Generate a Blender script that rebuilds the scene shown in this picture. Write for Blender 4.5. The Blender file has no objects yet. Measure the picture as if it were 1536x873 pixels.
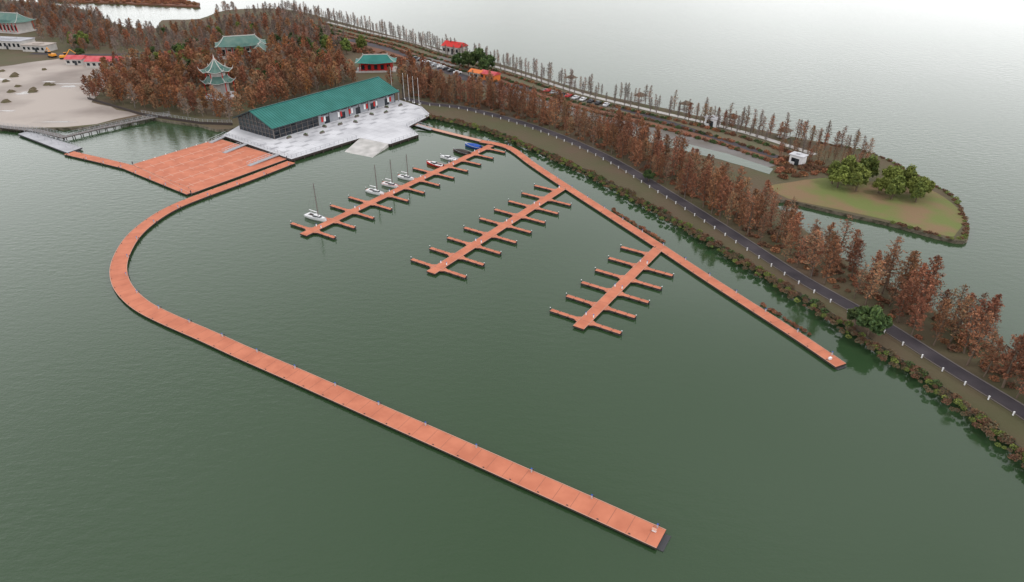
import bpy, bmesh, math, random
from mathutils import Vector, Matrix
random.seed(7)
R=random.random
def U(a,b): return a+(b-a)*random.random()
C=bpy.context.scene.collection

# ------------------------------------------------------------------ materials
def mat(name,col,rough=.8,col2=None,scale=1.0,bump=0,metal=0,rand=0,detail=4,spec=.3,bscale=None,space='Object',lo=.35,hi=.65,hue=.02):
    m=bpy.data.materials.new(name); m.use_nodes=True
    n=m.node_tree.nodes; l=m.node_tree.links; b=n['Principled BSDF']
    b.inputs['Base Color'].default_value=(*col,1); b.inputs['Roughness'].default_value=rough
    b.inputs['Metallic'].default_value=metal; b.inputs['Specular IOR Level'].default_value=spec
    out=None
    tc=n.new('ShaderNodeTexCoord')
    if col2:
        nz=n.new('ShaderNodeTexNoise'); nz.inputs['Scale'].default_value=scale; nz.inputs['Detail'].default_value=detail
        l.new(tc.outputs[space],nz.inputs['Vector'])
        mr=n.new('ShaderNodeMapRange'); mr.inputs[1].default_value=lo; mr.inputs[2].default_value=hi
        l.new(nz.outputs['Fac'],mr.inputs[0])
        mx=n.new('ShaderNodeMix'); mx.data_type='RGBA'
        mx.inputs['A'].default_value=(*col,1); mx.inputs['B'].default_value=(*col2,1)
        l.new(mr.outputs[0],mx.inputs['Factor']); out=mx.outputs['Result']
    if rand:
        oi=n.new('ShaderNodeObjectInfo'); hs=n.new('ShaderNodeHueSaturation')
        m1=n.new('ShaderNodeMapRange'); m1.inputs[3].default_value=1-rand; m1.inputs[4].default_value=1+rand
        l.new(oi.outputs['Random'],m1.inputs[0]); l.new(m1.outputs[0],hs.inputs['Value'])
        mul=n.new('ShaderNodeMath'); mul.operation='MULTIPLY'; mul.inputs[1].default_value=7.31
        fr=n.new('ShaderNodeMath'); fr.operation='FRACT'
        l.new(oi.outputs['Random'],mul.inputs[0]); l.new(mul.outputs[0],fr.inputs[0])
        m2=n.new('ShaderNodeMapRange'); m2.inputs[3].default_value=.5-hue*.4; m2.inputs[4].default_value=.5+hue
        l.new(fr.outputs[0],m2.inputs[0]); l.new(m2.outputs[0],hs.inputs['Hue'])
        if out: l.new(out,hs.inputs['Color'])
        else: hs.inputs['Color'].default_value=(*col,1)
        out=hs.outputs['Color']
    if out: l.new(out,b.inputs['Base Color'])
    if bump:
        nb=n.new('ShaderNodeTexNoise'); nb.inputs['Scale'].default_value=bscale or scale*3; nb.inputs['Detail'].default_value=3
        l.new(tc.outputs[space],nb.inputs['Vector'])
        bp=n.new('ShaderNodeBump'); bp.inputs['Strength'].default_value=bump; bp.inputs['Distance'].default_value=.3
        l.new(nb.outputs['Fac'],bp.inputs['Height']); l.new(bp.outputs[0],b.inputs['Normal'])
    return m

M={}
M['deck']=mat('deck_boards',(.56,.195,.112),.8,(.46,.15,.085),.3,detail=10)
M['seam']=mat('deck_seam',(.27,.11,.075),.8)
M['deckedge']=mat('deck_edge',(.56,.31,.23),.7)
M['dark']=mat('dark_fascia',(.05,.038,.034),.8)
M['float']=mat('float',(.06,.06,.065),.7)
M['white']=mat('white_paint',(.78,.78,.78),.5)
M['grey']=mat('grey_metal',(.35,.36,.38),.5)
M['galv']=mat('galvanised',(.5,.51,.53),.4,metal=.3)
M['conc']=mat('concrete',(.45,.45,.47),.85,(.62,.62,.64),.10,detail=10,lo=.3,hi=.6)
M['ramp']=mat('ramp_concrete',(.54,.52,.50),.85,(.38,.37,.35),.3,detail=6)
M['tileg']=mat('paving_dark',(.33,.33,.35),.8,(.42,.42,.44),.2)
M['roofg']=mat('green_roof',(.022,.15,.125),.5,(.035,.19,.165),.2,detail=6)
M['roofrib']=mat('green_roof_rib',(.012,.09,.08),.5)
M['wallg']=mat('grey_panel',(.25,.265,.29),.7,(.30,.31,.33),.4)
M['glass']=mat('dark_glass',(.012,.018,.025),.12,spec=.6)
M['frame']=mat('dark_frame',(.03,.035,.04),.5)
M['red']=mat('red_paint',(.50,.025,.02),.6)
M['redroof']=mat('red_sheet',(.46,.05,.06),.6,(.55,.12,.13),.3)
M['orange']=mat('orange_paint',(.65,.17,.04),.5)
M['yellow']=mat('excavator_paint',(.70,.28,.03),.5)
M['rubber']=mat('rubber',(.02,.02,.02),.8)
M['bluec']=mat('blue_cover',(.02,.08,.36),.7)
M['greyw']=mat('offwhite_wall',(.52,.50,.47),.8,(.42,.40,.38),.3)
M['mudm']=mat('mud',(.40,.345,.305),.7,(.235,.195,.17),.028,bump=.3,bscale=.3,detail=10,lo=.42,hi=.64)
M['puddle']=mat('puddle',(.16,.14,.125),.2,(.24,.21,.19),.1,spec=.4)
M['soil']=mat('soil',(.115,.08,.052),.95,(.09,.085,.042),.06,bump=.5,bscale=1.2,detail=9)
M['grass']=mat('lawn',(.145,.17,.05),.95,(.21,.14,.075),.085,bump=.4,bscale=2,detail=10,lo=.42,hi=.6)
M['asph']=mat('asphalt',(.045,.038,.045),.85,(.075,.064,.07),.15,detail=9)
M['path']=mat('pale_path',(.50,.48,.45),.85,(.40,.38,.36),.2)
M['kerb']=mat('kerb',(.16,.14,.13),.85)
M['olive']=mat('olive_planting',(.12,.115,.065),.95,(.16,.12,.08),.12,bump=.8,bscale=1.5,detail=8)
M['redpl']=mat('russet_planting',(.21,.09,.055),.95,(.14,.075,.05),.1,bump=.8,bscale=1.5,detail=8)
M['terr']=mat('terrace',(.20,.185,.18),.9,(.13,.115,.095),.07,detail=7)
M['stone']=mat('riprap',(.21,.175,.135),.95,(.06,.055,.035),.7,bump=1,bscale=1.4,detail=6)
M['bark']=mat('bark',(.13,.095,.07),.95)
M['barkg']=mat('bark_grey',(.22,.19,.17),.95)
M['rust']=mat('cypress_needles',(.25,.092,.048),.9,(.145,.058,.034),.45,rand=.33,lo=.3,hi=.7,hue=.015)
M['rust2']=mat('cypress_needles_light',(.37,.165,.088),.9,(.24,.10,.055),.45,rand=.33,lo=.3,hi=.7,hue=.015)
M['orng']=mat('orange_needles',(.42,.15,.05),.9,(.28,.10,.045),.5,rand=.25)
M['tan']=mat('tan_needles',(.30,.19,.11),.9,(.20,.13,.08),.5,rand=.3)
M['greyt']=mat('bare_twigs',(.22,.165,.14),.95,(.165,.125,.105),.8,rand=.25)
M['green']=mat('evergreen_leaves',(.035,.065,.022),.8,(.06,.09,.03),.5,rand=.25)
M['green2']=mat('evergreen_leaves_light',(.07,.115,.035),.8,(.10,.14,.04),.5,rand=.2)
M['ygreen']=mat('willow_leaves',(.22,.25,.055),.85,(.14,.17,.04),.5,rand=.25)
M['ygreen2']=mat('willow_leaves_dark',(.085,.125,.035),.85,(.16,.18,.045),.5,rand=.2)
M['brshrub']=mat('winter_shrub',(.19,.11,.06),.9,(.11,.07,.042),.7,rand=.3)

# ------------------------------------------------------------------ mesh builder
class MB:
    def __init__(s): s.v=[];s.f=[];s.m=[]
    def add(s,vs,fs,mi=0):
        o=len(s.v); s.v+=[tuple(v) for v in vs]
        for i,f in enumerate(fs):
            s.f.append(tuple(o+k for k in f)); s.m.append(mi[i] if isinstance(mi,(list,tuple)) else mi)
    def box(s,c,d,rot=0,mi=0):
        x,y,z=c; a,b,h=d[0]/2,d[1]/2,d[2]/2; cs,sn=math.cos(rot),math.sin(rot)
        vs=[(x+p*cs-q*sn,y+p*sn+q*cs,z+r) for r in(-h,h) for p,q in((-a,-b),(a,-b),(a,b),(-a,b))]
        s.add(vs,[(3,2,1,0),(4,5,6,7),(0,1,5,4),(1,2,6,5),(2,3,7,6),(3,0,4,7)],mi)
    def prism(s,poly,z0,z1,mt=0,ms=0):
        if area(poly)<0: poly=poly[::-1]
        n=len(poly)
        vs=[(x,y,z0) for x,y in poly]+[(x,y,z1) for x,y in poly]
        fs=[tuple(range(n,2*n))]+[(i,(i+1)%n,n+(i+1)%n,n+i) for i in range(n)]
        s.add(vs,fs,[mt]+[ms]*n)
    def ribbon(s,pts,w,z0,z1,mt=0,ms=0,off=0):
        L=offset(pts,off+w/2); Rr=offset(pts,off-w/2); n=len(pts)
        vs=[]
        for i in range(n):
            vs+=[(*L[i],z1),(*Rr[i],z1),(*L[i],z0),(*Rr[i],z0)]
        fs=[];ms_=[]
        for i in range(n-1):
            a=4*i;b=a+4
            fs+=[(a+1,b+1,b,a),(a,b,b+2,a+2),(b+1,a+1,a+3,b+3)]; ms_+=[mt,ms,ms]
        fs+=[(0,2,3,1),(4*n-4,4*n-3,4*n-1,4*n-2)]; ms_+=[ms,ms]
        s.add(vs,fs,ms_)
    def sheet(s,pts,w,z,mi=0,off=0):
        L=offset(pts,off+w/2); Rr=offset(pts,off-w/2); n=len(pts)
        vs=[]
        for i in range(n): vs+=[(*L[i],z),(*Rr[i],z)]
        s.add(vs,[(2*i+1,2*i+3,2*i+2,2*i) for i in range(n-1)],mi)
    def cyl(s,p0,p1,r0,r1,n=6,mi=0,cap=True):
        p0=Vector(p0);p1=Vector(p1);d=(p1-p0)
        if d.length<1e-6: return
        d.normalize(); a=d.orthogonal().normalized(); b=d.cross(a)
        vs=[p0+(a*math.cos(t)+b*math.sin(t))*r0 for t in [2*math.pi*i/n for i in range(n)]]
        vs+=[p1+(a*math.cos(t)+b*math.sin(t))*r1 for t in [2*math.pi*i/n for i in range(n)]]
        fs=[(i,(i+1)%n,n+(i+1)%n,n+i) for i in range(n)]
        if cap: fs+=[tuple(range(n,2*n)),tuple(range(n-1,-1,-1))]
        s.add(vs,fs,mi)
    def quad(s,c,a,b,mi=0):
        s.add([c-a-b,c+a-b,c+a+b,c-a+b],[(0,1,2,3)],mi)
    def mesh(s,name,mats):
        me=bpy.data.meshes.new(name); me.from_pydata(s.v,[],s.f)
        for m in mats: me.materials.append(M[m])
        me.polygons.foreach_set('material_index',s.m); me.update(); return me
    def obj(s,name,mats,parent=None,loc=None,rot=0):
        o=bpy.data.objects.new(name,s.mesh(name,mats)); C.objects.link(o)
        if parent: o.parent=parent
        if loc: o.location=loc
        o.rotation_euler[2]=rot
        return o
def area(p): return sum(p[i][0]*p[(i+1)%len(p)][1]-p[(i+1)%len(p)][0]*p[i][1] for i in range(len(p)))/2
def offset(pts,d):
    out=[];n=len(pts)
    for i in range(n):
        a=Vector(pts[max(i-1,0)]);b=Vector(pts[i]);c=Vector(pts[min(i+1,n-1)])
        n1=(b-a);n2=(c-b)
        if n1.length<1e-6:n1=n2
        if n2.length<1e-6:n2=n1
        n1=Vector((-n1.y,n1.x)).normalized();n2=Vector((-n2.y,n2.x)).normalized()
        m=(n1+n2).normalized(); k=1/max(.5,m.dot(n1))
        out.append((b.x+m.x*d*k,b.y+m.y*d*k))
    return out
def smooth(pts,k=5):
    out=[];n=len(pts)
    for i in range(n-1):
        p0=Vector(pts[max(i-1,0)]);p1=Vector(pts[i]);p2=Vector(pts[i+1]);p3=Vector(pts[min(i+2,n-1)])
        for j in range(k):
            t=j/k
            q=.5*((2*p1)+(p2-p0)*t+(2*p0-5*p1+4*p2-p3)*t*t+(3*p1-p0-3*p2+p3)*t**3)
            out.append((q.x,q.y))
    out.append(tuple(pts[-1])); return out
def walk(pts,step,start=0):
    out=[];nxt=start; L=0
    for i in range(len(pts)-1):
        a=Vector(pts[i]);b=Vector(pts[i+1]);d=(b-a).length
        if d<1e-6: continue
        while nxt<=L+d:
            q=a.lerp(b,(nxt-L)/d); out.append((q.x,q.y,math.atan2(b.y-a.y,b.x-a.x))); nxt+=step
        L+=d
    return out
def inside(x,y,p):
    c=False;n=len(p);j=n-1
    for i in range(n):
        if (p[i][1]>y)!=(p[j][1]>y) and x<(p[j][0]-p[i][0])*(y-p[i][1])/(p[j][1]-p[i][1])+p[i][0]: c=not c
        j=i
    return c
def P(s): return [tuple(float(k) for k in q.split(',')) for q in s.split()]
def group(name,loc=(0,0,0),rot=0):
    e=bpy.data.objects.new(name,None); C.objects.link(e); e.location=loc; e.rotation_euler[2]=rot; return e

# ------------------------------------------------------------------ world, sun, camera
w=bpy.data.worlds.new('World'); bpy.context.scene.world=w; w.use_nodes=True
n=w.node_tree.nodes;l=w.node_tree.links; bg=n['Background']
EL=math.radians(58); AZ=math.radians(110)   # sun azimuth clockwise from +Y
sk=n.new('ShaderNodeTexSky'); sk.sky_type='NISHITA'; sk.sun_disc=False; sk.sun_elevation=EL; sk.sun_rotation=AZ
hs=n.new('ShaderNodeHueSaturation'); hs.inputs['Saturation'].default_value=.25
l.new(sk.outputs[0],hs.inputs['Color'])
tc=n.new('ShaderNodeTexCoord'); sp=n.new('ShaderNodeSeparateXYZ'); l.new(tc.outputs['Generated'],sp.inputs[0])
rp=n.new('ShaderNodeValToRGB'); l.new(sp.outputs[2],rp.inputs[0])
rp.color_ramp.elements[0].position=0; rp.color_ramp.elements[0].color=(1,1,1,1)
rp.color_ramp.elements[1].position=.95; rp.color_ramp.elements[1].color=(.44,.44,.455,1)
e=rp.color_ramp.elements.new(.34); e.color=(.80,.80,.82,1)
e=rp.color_ramp.elements.new(.56); e.color=(.53,.53,.545,1)
nz=n.new('ShaderNodeTexNoise'); nz.inputs['Scale'].default_value=2.2; nz.inputs['Detail'].default_value=6
mp=n.new('ShaderNodeMapping'); mp.inputs['Scale'].default_value=(1,1,2.5); l.new(tc.outputs['Generated'],mp.inputs[0]); l.new(mp.outputs[0],nz.inputs['Vector'])
mr=n.new('ShaderNodeMapRange'); mr.inputs[1].default_value=.3;mr.inputs[2].default_value=.7;mr.inputs[3].default_value=16.5;mr.inputs[4].default_value=22
l.new(nz.outputs['Fac'],mr.inputs[0])
# side brightening added to the overcast sky, to lighten the water reflecting it
ab=n.new('ShaderNodeMath'); ab.operation='ABSOLUTE'; l.new(sp.outputs[0],ab.inputs[0])
ax=n.new('ShaderNodeMapRange'); ax.inputs[1].default_value=0; ax.inputs[2].default_value=.8; ax.inputs[3].default_value=.86; ax.inputs[4].default_value=1.35; l.new(ab.outputs[0],ax.inputs[0])
mm=n.new('ShaderNodeMath'); mm.operation='MULTIPLY'; l.new(mr.outputs[0],mm.inputs[0]); l.new(ax.outputs[0],mm.inputs[1])
vm=n.new('ShaderNodeVectorMath'); vm.operation='SCALE'; l.new(rp.outputs[0],vm.inputs[0]); l.new(mm.outputs[0],vm.inputs['Scale'])
mx=n.new('ShaderNodeMix'); mx.data_type='RGBA'; mx.inputs['Factor'].default_value=.9
l.new(hs.outputs[0],mx.inputs['A']); l.new(vm.outputs[0],mx.inputs['B']); l.new(mx.outputs['Result'],bg.inputs['Color'])
bg.inputs['Strength'].default_value=.1
sl=bpy.data.lights.new('sun','SUN'); sl.energy=.8; sl.angle=math.radians(14); sl.color=(1,.97,.93)
so=bpy.data.objects.new('sun',sl); C.objects.link(so)
sd=Vector((math.sin(AZ)*math.cos(EL),math.cos(AZ)*math.cos(EL),math.sin(EL)))
so.rotation_euler=sd.to_track_quat('Z','Y').to_euler()
cam=bpy.data.cameras.new('camera'); co=bpy.data.objects.new('camera',cam); C.objects.link(co)
cam.lens=24; cam.sensor_width=36; cam.clip_end=20000; cam.clip_start=.5
co.location=(0,0,80); co.rotation_euler=(math.radians(90-30.4),0,0)
sc=bpy.context.scene; sc.camera=co
sc.view_settings.view_transform='Standard'; sc.view_settings.look='None'; sc.view_settings.exposure=0

# ------------------------------------------------------------------ water
wm=bpy.data.materials.new('lake_water'); wm.use_nodes=True; n=wm.node_tree.nodes;l=wm.node_tree.links;b=n['Principled BSDF']
g=n.new('ShaderNodeNewGeometry')
n1=n.new('ShaderNodeTexNoise'); n1.inputs['Scale'].default_value=.008; n1.inputs['Detail'].default_value=3; l.new(g.outputs['Position'],n1.inputs['Vector'])
mxx=n.new('ShaderNodeMix'); mxx.data_type='RGBA'
mxx.inputs['A'].default_value=(.025,.056,.021,1); mxx.inputs['B'].default_value=(.033,.064,.029,1)
l.new(n1.outputs['Fac'],mxx.inputs['Factor']); l.new(mxx.outputs['Result'],b.inputs['Base Color'])
b.inputs['IOR'].default_value=1.5; b.inputs['Roughness'].default_value=.06; b.inputs['Specular IOR Level'].default_value=.5
def rip(scale,sy,rot,detail):
    m=n.new('ShaderNodeMapping'); m.inputs['Rotation'].default_value=(0,0,rot); m.inputs['Scale'].default_value=(scale,scale*sy,1)
    l.new(g.outputs['Position'],m.inputs[0])
    t=n.new('ShaderNodeTexNoise'); t.inputs['Scale'].default_value=1; t.inputs['Detail'].default_value=detail; l.new(m.outputs[0],t.inputs['Vector']); return t
a=rip(.35,2.2,.5,4); c=rip(1.6,1.5,-.3,3)
n2=n.new('ShaderNodeTexNoise'); n2.inputs['Scale'].default_value=.012; n2.inputs['Detail'].default_value=5; l.new(g.outputs['Position'],n2.inputs['Vector'])
m2=n.new('ShaderNodeMapRange'); m2.inputs[1].default_value=.35;m2.inputs[2].default_value=.65;m2.inputs[3].default_value=.3;m2.inputs[4].default_value=1.0; l.new(n2.outputs['Fac'],m2.inputs[0])
# sheltered (calm) water along the tree-lined causeway, rippled open lake
sv=n.new('ShaderNodeVectorMath'); sv.operation='SUBTRACT'; sv.inputs[1].default_value=(-20,270,0); l.new(g.outputs['Position'],sv.inputs[0])
dt=n.new('ShaderNodeVectorMath'); dt.operation='DOT_PRODUCT'; dt.inputs[1].default_value=(-.886,-.464,0); l.new(sv.outputs[0],dt.inputs[0])
aa=n.new('ShaderNodeMath'); aa.operation='ABSOLUTE'; l.new(dt.outputs['Value'],aa.inputs[0])
m3=n.new('ShaderNodeMapRange'); m3.inputs[1].default_value=22;m3.inputs[2].default_value=120;m3.inputs[3].default_value=.06;m3.inputs[4].default_value=.36; l.new(aa.outputs[0],m3.inputs[0])
m4=n.new('ShaderNodeMath'); m4.operation='MULTIPLY'; l.new(m2.outputs[0],m4.inputs[0]); l.new(m3.outputs[0],m4.inputs[1])
m5=n.new('ShaderNodeMath'); m5.operation='MULTIPLY'; m5.inputs[1].default_value=.9; l.new(m3.outputs[0],m5.inputs[0])
b1=n.new('ShaderNodeBump'); b1.inputs['Distance'].default_value=.35; l.new(m4.outputs[0],b1.inputs['Strength']); l.new(a.outputs['Fac'],b1.inputs['Height'])
b2=n.new('ShaderNodeBump'); b2.inputs['Distance'].default_value=.1; l.new(m5.outputs[0],b2.inputs['Strength']); l.new(c.outputs['Fac'],b2.inputs['Height']); l.new(b1.outputs[0],b2.inputs['Normal'])
l.new(b2.outputs[0],b.inputs['Normal'])
M['water']=wm
wb=MB(); wb.add([(-9000,-3000,0),(9000,-3000,0),(9000,15000,0),(-9000,15000,0)],[(0,1,2,3)]); wb.obj('lake_water',['water'])
wb=MB(); wb.add([(-9000,-3000,-4),(9000,-3000,-4),(9000,15000,-4),(-9000,15000,-4)],[(0,1,2,3)]); wb.obj('ground',['mudm'])

# ------------------------------------------------------------------ land
SH=P('155,-90 135,-80 112,0 92,50 89,61 86,71 84,83 80,99 74,114 68,129 61,144 52,163 38,190 23,216 8,237 -12,261 -34,277 -49,297 -105,259 -122,263 -140,270 -151,275 -161,263 -172,259 -197,259 -237,261 -294,252 -457,300 -630,544 -499,636 -360,585 -299,528 -261,486 -237,481 -247,513 -223,519 -219,560 -174,564 -114,499 -50,422 -3,368 31,319 65,286 93,258 112,242 126,229 130,206 132,189 122,165 116,161 105,171 92,180 81,188 77,185 78,174 82,152 88,137 94,122 98,106 102,92 109,68 130,5 158,-80')
def rough(poly,step=4,amp=.6):
    out=[];n=len(poly)
    for i in range(n):
        a=Vector(poly[i]);b=Vector(poly[(i+1)%n]);d=b-a;k=max(1,int(d.length/step));nn=Vector((-d.y,d.x)).normalized()
        for j in range(k):
            q=a+d*(j/k)+nn*(U(-amp,amp) if j else 0); out.append((q.x,q.y))
    return out
shr=rough(smooth(SH+[SH[0]],3)[:-1],3,.45)
lb=MB(); lb.prism(shr,-2,1,0,1); lb.obj('land',['soil','stone'])
ib=MB(); ib.prism(rough(P('-395,616 -289,592 -246,578 -255,600 -304,636 -420,658'),8,2),-2,1,0,0); ib.obj('reed_islet',['redpl'])
near=smooth(P('112,0 92,50 89,61 86,71 84,83 80,99 74,114 68,129 61,144 52,163 38,190 23,216 8,237 -12,261 -34,277'),6)
def bank(pts,name,side,wid=1.8):
    bb=MB(); A=offset(pts,-side*.3); B=offset(pts,side*wid); m=len(pts); vs=[]
    for i in range(m):
        vs+=[(A[i][0]+U(-.2,.2),A[i][1]+U(-.2,.2),1.03+U(0,.15)),((A[i][0]+B[i][0])/2+U(-.3,.3),(A[i][1]+B[i][1])/2+U(-.3,.3),.55+U(-.2,.25)),(B[i][0]+U(-.5,.5),B[i][1]+U(-.5,.5),-.2)]
    fs=[]
    for i in range(m-1):
        k=3*i; fs+=[(k,k+1,k+4,k+3),(k+1,k+2,k+5,k+4)]
    bb.add(vs,fs,0); return bb.obj(name,['stone'])
bank([(x,y) for x,y,a in walk(near,1.5)],'stone_bank',-1)
def sheetobj(name,poly,z,m):
    bb=MB(); bb.prism(poly,z-.02,z,0,0); return bb.obj(name,[m])
sheetobj('mud_flat',rough(P('-324,373 -266,365 -240,392 -205,388 -192,330 -182,296 -153,277 -163,264 -173,260 -199,260 -239,262 -330,275'),6,1),1.03,'mudm')
mb=MB()
for i in range(16):
    x,y=U(-262,-178),U(266,340)
    if x>-200 and y>295: continue
    ax,ay=U(2,9),U(.6,2.0); m_=18
    mb.prism([(x+ax*U(.6,1.2)*math.cos(6.283*j/m_),y+ay*U(.6,1.3)*math.sin(6.283*j/m_)) for j in range(m_)],1.0,1.036+i*.002,0,0)
mb.obj('mud_puddles',['puddle'])
sheetobj('lawn',rough(smooth(P('79,199 100,206 115,202 126,199 129,190 127,176 119,165.5 115,163.5 105,173 92,182 82,189 79,199'),3)[:-1],4,.5),1.03,'grass')
gb=MB()
pathl=smooth(P('-129,505 -89,461 -59,430 -39,402 1,353 31,311 54,287 77,265 92,248 105,228'),5)
gb.sheet(pathl,10,1.04,0,off=-8)
gb.obj('olive_planting',['olive'])
gb=MB(); gb.sheet(pathl[:18],22,1.05,0,off=-26); gb.sheet(pathl[20:44],5,1.055,0,off=-17);gb.obj('russet_planting',['redpl'])
gb=MB(); gb.sheet(pathl[14:],9,1.045,0,off=-24); gb.obj('terrace',['terr'])
gb=MB(); gb.ribbon(pathl,2.6,.9,1.10,0,0); gb.obj('footpath',['path'])
gb=MB(); gb.sheet(smooth(P('-100,440 -66,405 -41,368 -18,335 10,318'),5),7,1.07,0); gb.sheet(smooth(P('33,300 59,270 80,240 93,223'),4),3.5,1.075,0)
gb.sheet(smooth(P('-100,440 -140,425 -190,405 -225,395 -270,398'),4),4,1.078,0); gb.obj('service_road',['asph'])
cb=MB(); cb.prism(rough(P('40,259 59,244 75,229 86,214 83,209 71,223 55,237 41,252'),4,.3),.9,1.06,0,0); cb.obj('garden_pond_water',['water'])
cb=MB(); cb.prism(P('12,316 44,284 47,288 16,321'),.9,1.085,0,0); cb.prism(P('-60,380 -40,360 -22,372 -36,392'),.9,1.09,0,0); cb.obj('paved_plaza',['terr'])

# road
road=smooth(P('-48,303 -37,294 -19,286 8,261 31,228 47,193 57,169 68,141 78,121 84,106 90,92 93,81 101,60 119,10'),5)
rb=MB(); rb.sheet(road,3.4,1.03,0); rb.obj('road',['asph'])
rb=MB(); rb.ribbon(road,.22,.95,1.14,0,0,off=1.84); rb.ribbon(road,.22,.95,1.14,0,0,off=-1.84); rb.obj('kerb',['kerb'])
rl=offset(road,-2.5)
rb=MB()
for x,y,a in walk(rl,4.6):
    rb.box((x,y,1.38),(.19,.19,.78),a,0); rb.box((x,y,1.79),(.26,.26,.06),a,0)
rb.ribbon(rl,.06,1.64,1.70,1,1); rb.ribbon(rl,.05,1.36,1.4,1,1)
rb.obj('roadside_railing',['white','dark'])

# ------------------------------------------------------------------ tree prototypes
def leafq(mb,c,s,mi,up=.3,asp=.5):
    d=Vector((U(-1,1),U(-1,1),U(-1,1)+up)).normalized(); o=d.orthogonal().normalized()
    o=(Matrix.Rotation(U(0,6.28),3,d)@o); b=d.cross(o)
    mb.quad(c,o*s,b*s*asp,mi)
def cypress(h=12.5,r=2.6,nb=64,per=26,seed=0,mats=('bark','rust','rust2'),base=.16,ls=.2,lim=.55):
    random.seed(seed); mb=MB(); bend=(U(-.4,.4),U(-.4,.4))
    def tp(t): return Vector((bend[0]*math.sin(t*3),bend[1]*math.sin(t*2.5),h*t))
    for i in range(6): mb.cyl(tp(i/6),tp((i+1)/6),.2*(1-i/6)+.025,.2*(1-(i+1)/6)+.02,6,0,False)
    for i in range(nb):
        t=base+(1-base)*((i+R())/nb)**.95; a=i*2.4+U(-.5,.5)
        tt=(t-base)/(1-base)
        L=r*max(.03,math.sin(math.pi*(.2+.8*tt)))**.8*U(.4,1.25)+.2
        d=Vector((math.cos(a),math.sin(a),.35+.7*tt)).normalized(); p=tp(min(t,1)*.96)
        mb.cyl(p,p+d*L,.05,.012,3,0,False)
        k=int(per*(.3+.7*L/r))
        for s_ in range(3):
            q=p+d*L*U(.3,.9); e_=(d+Vector((U(-1,1),U(-1,1),U(-.4,.7)))).normalized()*L*.4
            mb.cyl(q,q+e_,.02,.008,3,0,False)
        for j in range(k):
            f=U(.1,1.0)**.7
            q=p+d*L*f+Vector((U(-1,1),U(-1,1),U(-1,.8)))*(.16+.3*L/r*f)
            leafq(mb,q,ls*U(.55,1.4),1 if R()<lim else 2,.6,.36)
    return mb.mesh('cypress',mats)
CY=[cypress(12.8,2.5,60,28,1),cypress(12.0,2.9,56,28,2),cypress(13.6,2.2,66,24,3),cypress(11.2,2.7,54,22,4),cypress(12.6,2.5,50,14,5),cypress(11.8,2.8,52,20,6,('bark','rust2','tan')),cypress(12.4,2.4,48,9,7,('bark','rust','tan'))]
CF=[cypress(13,3.0,50,18,11,ls=.34),cypress(12,3.2,48,17,12,ls=.34,lim=.35),cypress(14,2.8,50,15,13,('bark','rust','orng'),ls=.34),cypress(11.5,3.3,46,15,14,('bark','tan','rust2'),ls=.34),cypress(12,3.0,46,9,15,('barkg','greyt','tan'),ls=.32)]
FAR=[cypress(11,3.2,44,12,16,('barkg','greyt','rust2'),ls=.36),cypress(12,3.0,44,12,17,('barkg','greyt','greyt'),ls=.34),cypress(12,3.0,46,15,18,('bark','rust','rust2'),ls=.36)]  # bare grey-brown trees, with distance haze put into their greyer colour mix
THIN=[cypress(8,1.1,36,8,21,('barkg','greyt','greyt'),.2,.19),cypress(8.5,1.2,38,7,22,('barkg','greyt','rust2'),.15,.19)]
def broad(h=9,r=4.5,blobs=16,per=210,seed=0,mats=('bark','green','green2'),ls=.34,flat=.75):
    random.seed(seed); mb=MB()
    mb.cyl((0,0,0),(0,0,h*.4),.28,.2,7,0,False)
    for i in range(blobs):
        a=U(0,6.28); rr=r*.72*math.sqrt(R()); z=h*(.32+.52*R()*(1-rr/r*.5))
        c=Vector((math.cos(a)*rr,math.sin(a)*rr,z)); br=r*U(.22,.42)
        mb.cyl((0,0,h*U(.2,.4)),c,.1,.03,4,0,False)
        for j in range(per):
            d=Vector((U(-1,1),U(-1,1),U(-1,1)))
            if d.length>1 or d.length<.1: d=d.normalized()*U(.6,1)
            d=d*(U(.6,1.2)); d.z*=flat
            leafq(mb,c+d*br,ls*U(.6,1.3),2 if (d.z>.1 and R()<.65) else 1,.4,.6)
    return mb.mesh('broadleaf',mats)
BG=[broad(9,4.2,18,190,31),broad(8,4.6,17,190,32)]
BY=[broad(10,3.4,20,170,33,('bark','ygreen2','ygreen'),.28,1.1),broad(9,3.6,18,160,34,('bark','ygreen','ygreen'),.28,1.1)]
def shrub(seed,mats,r=1.0,nl=130,ls=.16):
    random.seed(seed); mb=MB()
    for i in range(6):
        a=U(0,6.28); mb.cyl((0,0,0),(math.cos(a)*r*.6,math.sin(a)*r*.6,r*U(.6,1.1)),.03,.01,3,0,False)
    for i in range(nl):
        a=U(0,6.28); rr=r*math.sqrt(R()); z=U(.1,1)*r*1.05*(1-.5*(rr/r)**2)
        leafq(mb,Vector((math.cos(a)*rr,math.sin(a)*rr,z)),ls*U(.6,1.3),1 if R()<.5 else 2,.4,.6)
    return mb.mesh('shrub',mats)
SG=shrub(41,('bark','ygreen2','ygreen')); SB=shrub(42,('bark','brshrub','redpl')); SD=shrub(43,('bark','green','green2')); SR=shrub(44,('bark','rust','rust2')); SO=shrub(45,('bark','brshrub','olive'))
random.seed(99)
def hash_i(i): return (i*2654435761>>7)&0xffff
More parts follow.
